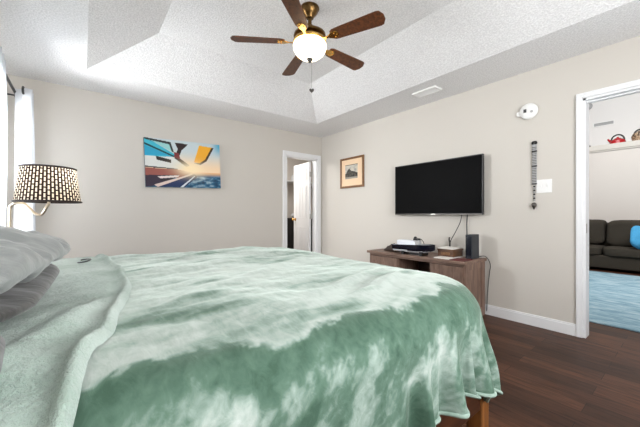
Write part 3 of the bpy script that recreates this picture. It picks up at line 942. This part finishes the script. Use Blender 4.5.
fy0, fy1, fz0, fz1 = 3.185, 3.715, 1.49, 1.975
t = thing('framed_print', 'small brown wood framed dark landscape print with a peach mat', 'picture', (XR, (fy0 + fy1) / 2, fz0))
fw = .032
boxes((XR - .024, XR - .002, fy0, fy0 + fw, fz0, fz1), (XR - .024, XR - .002, fy1 - fw, fy1, fz0, fz1), (XR - .024, XR - .002, fy0 + fw, fy1 - fw, fz0, fz0 + fw), (XR - .024, XR - .002, fy0 + fw, fy1 - fw, fz1 - fw, fz1)).build('frame', M['frame'], t, bevel=.003)
boxes((XR - .012, XR - .002, fy0 + fw, fy1 - fw, fz0 + fw, fz1 - fw)).build('mat_board', M['mat'], t)
iy0, iy1, iz0, iz1 = fy0 + .135, fy1 - .115, fz0 + .145, fz1 - .115
def land_col(u, v):
    x, y = u, 1 - v
    c = mixc(lin((196, 190, 178)), lin((214, 204, 188)), y)
    c = mixc(c, lin((120, 124, 128)), max(0, min(1, fbm(x * 3, y * 5, 5, 3) * 1.2)))
    ridge = .62 - .34 * math.exp(-((x - .30) / .16) ** 2) - .14 * math.exp(-((x - .62) / .22) ** 2) + .05 * fbm(x * 9, 1, 0, 3)
    if y > ridge: c = mixc(lin((40, 40, 38)), lin((90, 84, 74)), max(0, min(1, .5 + fbm(x * 8, y * 8, 3, 3))))
    if y > .88: c = lin((150, 146, 136))
    if y < .05: c = lin((70, 66, 58))
    return (c[0], c[1], c[2], 1)
picture_grid(lambda u, v: Vector((XR - .0126, iy1 + (iy0 - iy1) * u, iz0 + (iz1 - iz0) * v)), land_col, 60, 60, 'printed_picture', t)

# ------------------------------------------------------------------ television
ty0, ty1, tz0, tz1 = 1.42, 2.55, 1.056, 1.70
t = thing('television', 'large black flat-screen television mounted on the right wall', 'television', (XR, (ty0 + ty1) / 2, tz0))
boxes((XR - .085, XR - .05, ty0, ty1, tz0, tz1)).build('housing', M['black'], t, bevel=.004)
boxes((XR - .0862, XR - .0845, ty0 + .010, ty1 - .010, tz0 + .018, tz1 - .010)).build('screen', M['screen'], t)
boxes((XR - .0875, XR - .0845, ty0 + .008, ty1 - .008, tz0 + .002, tz0 + .012)).build('bottom_trim', M['pewter'], t)
boxes((XR - .0882, XR - .0845, 2.01 - .05, 2.01 + .01, tz0 + .001, tz0 + .013)).build('logo_plate', M['nickel'], t)
boxes((XR - .05, XR - .002, 1.75, 2.25, 1.2, 1.55)).build('wall_mount', M['black'], t)

# ------------------------------------------------------------------ console under the television
kx0, kx1, ky0, ky1, kz = 2.92, 3.35, 1.43, 2.66, .60
t = thing('media_console', 'grey-brown wooden media console under the television', 'console', ((kx0 + kx1) / 2, (ky0 + ky1) / 2, 0))
boxes((kx0 - .025, kx1 + .005, ky0 - .025, ky1 + .03, kz - .03, kz)).build('top', M['console'], t, bevel=.005)
for y0, y1 in ((ky0, ky0 + .022), (ky1 - .022, ky1)):
    o = boxes((kx0 + .01, kx1, y0, y1, .0, kz - .03)).build('side_panel', M['console_v'], t, bevel=.002)
    ye = y0 - .008 if y0 == ky0 else y1
    boxes((kx0 + .01, kx0 + .075, ye, ye + .008, 0, kz - .03), (kx1 - .065, kx1, ye, ye + .008, 0, kz - .03), (kx0 + .075, kx1 - .065, ye, ye + .008, kz - .095, kz - .03), (kx0 + .075, kx1 - .065, ye, ye + .008, .0, .09)).build('panel_moulding', M['console_v'], o, bevel=.002)
for y in (1.80, 2.23): boxes((kx0 + .01, kx1 - .01, y - .01, y + .01, .06, kz - .03)).build('divider', M['console_v'], t)
boxes((kx1 - .012, kx1, ky0 + .022, ky1 - .022, .06, kz - .03)).build('back_panel', M['console_in'], t)
boxes((kx0 + .01, kx1 - .012, ky0 + .022, ky1 - .022, .05, .075)).build('bottom_shelf', M['console'], t)
boxes((kx0 + .03, kx1 - .012, 1.81, 2.22, .30, .318)).build('shelf', M['console'], t)
boxes((kx0 + .015, kx0 + .03, ky0 + .02, ky1 - .02, .0, .05)).build('plinth', M['console'], t)
boxes((kx0 + .0, kx0 + .02, ky0, ky1, kz - .055, kz - .03)).build('top_moulding', M['console'], t, bevel=.004)
for y0, y1, kn in ((ky0 + .02, 1.795, 1.755), (2.235, ky1 - .02, 2.275)):
    d = boxes((kx0 - .004, kx0 + .010, y0, y0 + .055, .08, kz - .06), (kx0 - .004, kx0 + .010, y1 - .055, y1, .08, kz - .06), (kx0 - .004, kx0 + .010, y0 + .055, y1 - .055, .08, .14), (kx0 - .004, kx0 + .010, y0 + .055, y1 - .055, kz - .115, kz - .06), (kx0 + .002, kx0 + .010, y0 + .055, y1 - .055, .14, kz - .115)).build('door', M['console_v'], t, bevel=.002)
    MB().lathe([(0, 0), (.008, 0), (.007, .012), (.014, .018), (.012, .026), (0, .028)], (kx0 - .004, kn, .34), 14, Matrix.Rotation(R(-90), 3, 'Y')).build('knob', M['pewter'], d)

# model boat on a stand
t = thing('model_boat', 'white and navy model motorboat on the left of the console', 'model boat', (3.08, 2.06, kz))
L = .50
def hull_pt(s, q):
    """s 0 stern..1 bow, q 0..1 around from port rail down to keel and up to starboard rail"""
    wdt = .085 * (1 - max(0, (s - .45) / .55) ** 3.6) + .004
    ang = PI * q
    zk = .018 + .035 * max(0, (s - .6) / .4) ** 2
    zr = .082 + .018 * s
    y = -math.cos(ang) * wdt * (abs(math.cos(ang)) ** -.35 if abs(math.cos(ang)) > 1e-3 else 1)
    z = zr - (zr - zk) * math.sin(ang) ** .8
    return Vector(((s - .5) * L, y, z))
H1 = MB(); H1.grid(lambda u, v: hull_pt(u, v), 30, 20)
# transom
for band in (0,):
    pass
H1.mi = 0
for f in H1.bm.faces:
    c_ = f.calc_center_median()
    zr = .082 + .018 * (c_.x / L + .5)
    f.material_index = 1 if c_.z > zr - 0.058 + .016 * smooth(.1, -.2, c_.x) else 0
ends = [H1.bm.verts.new(hull_pt(0, k / 20)) for k in range(21)]
f = H1.bm.faces.new(ends); f.material_index = 0
rot = Matrix.Translation((3.0, 2.045, kz)) @ Matrix.Rotation(R(-88), 4, 'Z')
def bx(b):
    b.bm.transform(rot @ Matrix.Diagonal((1, 1, 1.3, 1))); return b
bx(H1).build('hull', [M['hull'], M['navy']], t, sharp=60)
dk = MB()
top = [hull_pt(k / 30, 0) + Vector((0, 0, -.004)) for k in range(31)] + [hull_pt(1 - k / 30, 1) + Vector((0, 0, -.004)) for k in range(31)]
dk._f([dk.bm.verts.new(p) for p in top])
bx(dk).build('deck', M['hull'], t)
cb = MB()
soft_box(cb, -.22, .04, -.055, .055, .078, .128, 5, 0)
bx(cb).build('cabin', M['hull'], t, sharp=180)
ws = MB(); ws.prism([(.0, -.05), (.07, -.035), (.07, .035), (.0, .05)], .09, .128)
bx(ws).build('windscreen', M['grey_plastic'], t, bevel=.01)
hl = MB(); hl.box(.00, .055, -.03, .03, .128, .145); hl.tube([(.05, 0, .142), (.085, 0, .138), (.11, 0, .12), (.12, 0, .10)], .004, 6); hl.sphere((.01, 0, .15), .016, .02, .012)
bx(hl).build('helm_console', M['black'], t)
cr = MB(); cr.box(-.13, -.10, -.07, .07, 0, .03); cr.box(.10, .13, -.07, .07, 0, .035); cr.box(-.13, .13, -.012, .012, 0, .018)
bx(cr).build('stand', M['black'], t)

# brown pouch left of the boat
po = MB()
def pouch(u, v):
    a = 2 * u - 1; c = 2 * v - 1
    hgt = max(0, (1 - abs(a) ** 2.4) * (1 - abs(c) ** 2.4)) ** .6
    return Vector((3.09 + a * .075 + .01 * c, 2.42 + c * .11, kz + .002 + hgt * (.085 + .02 * fbm(a * 2, c * 2, 3, 3)) * (1 - .25 * c)))
po.grid(pouch, 24, 24)
po.grid(lambda u, v: Vector((3.09 + (2 * u - 1) * .075 + .01 * (2 * v - 1), 2.42 + (2 * v - 1) * .11, kz + .002)), 24, 24)
bmesh.ops.remove_doubles(po.bm, verts=po.bm.verts, dist=1e-4)
tag(po.build('pouch', M['leather'], None, sharp=180), 'dark brown crumpled leather pouch behind the model boat on the console', 'pouch')

# papers, red folder, wooden box with papers, speaker
tag(boxes((2.935, 3.30, 1.595, 1.765, kz, kz + .008)).build('paper_stack', M['paper']), 'flat white papers under the wooden box on the console', 'papers')
tag(boxes((2.92, 3.10, 1.44, 1.585, kz, kz + .006)).build('folder', M['redpaper']), 'dark red folder lying at the right front of the console', 'folder')
t = thing('wooden_box', 'brown wooden box with a pale lid on the console', 'box', (3.175, 1.71, kz + .008))
bz = kz + .008
boxes((3.07, 3.27, 1.62, 1.80, bz, bz + .062)).build('body', M['box'], t, bevel=.004)
boxes((3.065, 3.275, 1.615, 1.805, bz + .062, bz + .080)).build('lid', M['box'], t, bevel=.003)
boxes((3.067, 3.0705, 1.66, 1.76, bz + .018, bz + .046)).build('drawer_front', M['frame'], t)
tag(boxes((3.075, 3.26, 1.63, 1.80, bz + .080, bz + .092)).build('notepad', M['paper']), 'white notepad lying on the wooden box', 'notepad')
t = thing('speaker', 'upright charcoal grey speaker box at the right end of the console', 'speaker', (3.20, 1.505, kz))
sz = kz
boxes((3.13, 3.29, 1.455, 1.525, sz, sz + .252)).build('cabinet', M['speaker'], t, bevel=.006)
boxes((3.124, 3.1305, 1.463, 1.517, sz + .012, sz + .240)).build('grille', M['navy'], t, bevel=.002)
t = thing('streaming_stick', 'small black upright antenna dongle behind the wooden box', 'dongle', (3.31, 1.79, kz))
MB().lathe([(0, 0), (.025, 0), (.025, .01), (.01, .015), (.008, .14), (0, .15)], (3.31, 1.79, kz), 14).build('base', M['black'], t)
MB().tube([(3.31, 1.79, kz + .13), (3.307, 1.797, kz + .18), (3.305, 1.79, kz + .20)], .009, 8).build('antenna', M['pewter'], t)

def cable(label, pts, r=.004):
    P = [Vector(p) for p in pts]; out = []
    for i in range(len(P) - 1):
        p0, p1, p2, p3 = P[max(i - 1, 0)], P[i], P[i + 1], P[min(i + 2, len(P) - 1)]
        for k in range(8):
            s = k / 8
            out.append(.5 * ((2 * p1) + (p2 - p0) * s + (2 * p0 - 5 * p1 + 4 * p2 - p3) * s * s + (3 * p1 - p0 - 3 * p2 + p3) * s ** 3))
    out.append(P[-1])
    return tag(MB().tube(out, r, 6).build('cable', M['black'], None, sharp=180), label, 'cable')
cable('thin dark cable curving from the television to the small dongle', [(XR - .04, 1.66, 1.10), (XR - .045, 1.68, .98), (XR - .05, 1.735, .86), (3.32, 1.78, .77), (3.315, 1.80, .70)], .0045)
cable('straight dark cable dropping from the television beside the speaker', [(XR - .04, 1.60, 1.10), (XR - .03, 1.615, .95), (XR - .03, 1.61, .75), (XR - .035, 1.60, kz + .02)], .006)
cable('thin cable hanging down the right end of the console', [(3.295, 1.47, kz + .012), (3.32, 1.405, kz + .02), (XR - .02, 1.375, kz - .06), (XR - .015, 1.385, kz - .16), (XR - .015, 1.40, .28), (XR - .02, 1.41, .04)], .0035)

# ------------------------------------------------------------------ wall fittings on the right wall
def disc(c, prof, n=32): return MB().lathe(prof, c, n, Matrix.Rotation(R(-90), 3, 'Y'))
sy, szz = 1.03, 2.05
t = thing('carbon_monoxide_alarm', 'round white alarm with a small dark display on the right wall', 'alarm', (XR, sy, szz - .07))
disc((XR, sy, szz), [(0, .001), (.070, .001), (.075, .004), (.075, .024), (.066, .034), (0, .037)]).build('housing', M['white'], t, sharp=50)
b = MB(); b.prism([(-.026, 0), (.026, 0), (.022, .032), (.012, .040), (-.012, .040), (-.022, .032)], .003, .020, Matrix.Translation((XR, sy + .062, szz - .008)) @ Matrix(((0, 0, -1, 0), (0, 1, 0, 0), (1, 0, 0, 0), (0, 0, 0, 1))))
b.build('battery_tab', M['white'], t, bevel=.003)
boxes((XR - .0390, XR - .035, sy + .012, sy + .036, szz - .012, szz + .020)).build('display', M['vent_dark'], t)
disc((XR - .0355, sy - .030, szz - .012), [(0, 0), (.012, 0), (.010, .004), (0, .005)], 16).build('button', M['grey_plastic'], t)

hy = .985
t = thing('beaded_wall_hanging', 'narrow grey beaded hanging with dark bands beside the light switch', 'wall hanging', (XR, hy, 1.12))
boxes((XR - .014, XR - .001, hy - .019, hy + .019, 1.345, 1.735)).build('strip', M['grey_plastic'], t, bevel=.005)
MB().tube([(XR - .008, hy - .017, 1.735), (XR - .008, hy - .012, 1.75), (XR - .008, hy + .012, 1.75), (XR - .008, hy + .017, 1.735)], .009, 8).build('cap', M['black'], t)
for z in (1.35, 1.52, 1.66, 1.73): boxes((XR - .017, XR - .001, hy - .021, hy + .021, z - .006, z + .006)).build('band', M['black'], t, bevel=.002)
for k in range(22):
    z = 1.37 + k * .0155
    if min(abs(z - q) for q in (1.52, 1.66, 1.73)) > .008:
        boxes((XR - .016, XR - .001, hy - .018, hy + .018, z - .003, z + .003)).build('ridge', M['pewter'], t)
for k in range(8):
    MB().sphere((XR - .012, hy, 1.325 - k * .0185), .010, .010, .0085, 12, 8).build('bead', M['black'] if k % 2 == 0 else M['grey_plastic'], t)
MB().sphere((XR - .02, hy, 1.15), .018, .022, .024, 16, 10).build('pendant', M['pewter'], t)
MB().lathe([(0, -.02), (.003, -.02), (.012, 0), (0, 0)], (XR - .02, hy, 1.127), 12).build('tip', M['pewter'], t)

t = thing('light_switch', 'white double light switch plate on the right wall near the doorway', 'switch', (XR, .925, 1.27))
boxes((XR - .006, XR - .0005, .850, .970, 1.262, 1.386)).build('plate', M['white'], t, bevel=.002)
for y in (.887, .933): boxes((XR - .016, XR - .005, y - .005, y + .005, 1.318, 1.338)).build('toggle', M['white'], t, bevel=.002)

# ceiling register
vx0, vx1, vy0, vy1 = 2.955, 3.10, 1.76, 2.05
t = thing('ceiling_vent', 'white slotted air vent in the ceiling border above the television', 'vent', ((vx0 + vx1) / 2, (vy0 + vy1) / 2, H))
zz = H
boxes((vx0, vx0 + .022, vy0, vy1, zz - .018, zz - .0005), (vx1 - .022, vx1, vy0, vy1, zz - .018, zz - .0005), (vx0 + .022, vx1 - .022, vy0, vy0 + .022, zz - .018, zz - .0005), (vx0 + .022, vx1 - .022, vy1 - .022, vy1, zz - .018, zz - .0005)).build('frame', M['white'], t, bevel=.003)
boxes((vx0 + .022, vx1 - .022, vy0 + .022, vy1 - .022, zz - .003, zz - .0005)).build('backing', M['vent_dark'], t)
for k in range(5):
    x = vx0 + .030 + k * .0205
    MB().box(-.010, .010, vy0 + .022, vy1 - .022, -.0012, .0012, Matrix.Translation((x, 0, zz - .010)) @ Matrix.Rotation(R(28), 4, 'Y')).build('slat', M['white'], t)

# ------------------------------------------------------------------ ceiling fan
FX, FY, FZ = 1.447, 1.966, H + TH
t = thing('ceiling_fan', 'five-blade brown ceiling fan with a lit glass bowl', 'ceiling fan', (FX, FY, FZ))
F0 = (FX, FY, 0)
MB().lathe([(0, FZ - .001), (.076, FZ - .001), (.078, FZ - .010), (.070, FZ - .016), (.068, FZ - .03), (.052, FZ - .055), (.034, FZ - .075), (.030, FZ - .085), (0, FZ - .085)], F0, 28).build('canopy', M['brass'], t)
MB().lathe([(.016, FZ - .15), (.016, FZ - .055)], F0, 14).build('downrod', M['brass'], t)
MB().lathe([(0, 2.585), (.028, 2.585), (.030, 2.555), (.050, 2.545), (.105, 2.528), (.128, 2.512), (.130, 2.495), (.116, 2.490), (.0, 2.488)], F0, 36).build('motor_housing', M['brass'], t)
lk = MB().lathe([(0, 2.489), (.075, 2.489), (.085, 2.478), (.128, 2.468), (.134, 2.455), (.130, 2.442), (0, 2.442)], F0, 36).build('light_kit', M['gold'], t)
gl = MB().lathe([(.124, 2.443), (.133, 2.425), (.131, 2.395), (.112, 2.36), (.078, 2.332), (.04, 2.318), (0, 2.314)], F0, 40, closed=False).build('glass_bowl', M['globe'], t, sharp=180)
MB().lathe([(0, 2.285), (.008, 2.287), (.014, 2.298), (.024, 2.31), (.030, 2.322), (0, 2.326)], F0, 20).build('finial', M['pewter'], t)
ch = MB()
ch.tube([(FX + .012, FY - .01, 2.31), (FX + .012, FY - .01, 2.085)], .0022, 6)
cho = ch.build('pull_chain', M['nickel'], t)
ht = MB()
poly = []
for k in range(28):
    a = 2 * PI * k / 28
    poly.append((.0016 * 16 * math.sin(a) ** 3 * .75, .0016 * (13 * math.cos(a) - 5 * math.cos(2 * a) - 2 * math.cos(3 * a) - math.cos(4 * a)) * .75))
yawm = Matrix.Rotation(R(-YAW), 4, 'Z')
ht.prism(poly, -.005, .005, Matrix.Translation((FX + .012, FY - .01, 2.062)) @ yawm @ Matrix.Rotation(R(90), 4, 'X'))
ht.build('heart_fob', M['pewter'], cho, bevel=.002)
bl = []
r0b, r1b = .20, .625
for k in range(21):
    s = k / 20
    bl.append((r0b + (r1b - r0b) * s, .050 + .018 * s))
prof = []
for x, w in bl:
    e = 1.0
    if x > r1b - .05: e = math.sqrt(max(0.0, 1 - ((x - (r1b - .05)) / .05) ** 2)) * .62 + .38 * (1 if x < r1b - .001 else .85)
    if x < r0b + .04: e = .72 + .28 * math.sqrt(max(0, 1 - ((r0b + .04 - x) / .04) ** 2))
    prof.append((x, w * e))
outline = [(x, -w) for x, w in prof] + [(x, w) for x, w in reversed(prof)]
FAN0 = -69.3                                             # world angle of the first blade
for k in range(5):
    ang = R(FAN0 + 72 * k)
    m = Matrix.Translation((FX, FY, 2.45)) @ Matrix.Rotation(ang, 4, 'Z') @ Matrix.Rotation(R(-12), 4, 'X')
    b = MB(); b.prism(outline, -.0035, .0035, m)
    bo = b.build('blade', M['blade'], t, bevel=.0015)
    br = MB()
    br.prism([(.11, -.012), (.17, -.010), (.205, -.030), (.245, -.032), (.262, -.012), (.262, .012), (.245, .032), (.205, .030), (.17, .010), (.11, .012)], -.0095, -.0038, m)
    for yy in (-.018, .018): br.sphere(m @ Vector((.232, yy, -.011)), .006, .006, .004, 8, 6)
    br.sphere(m @ Vector((.252, 0, -.011)), .006, .006, .004, 8, 6)
    br.build('blade_bracket', M['gold'], bo, bevel=.0015)
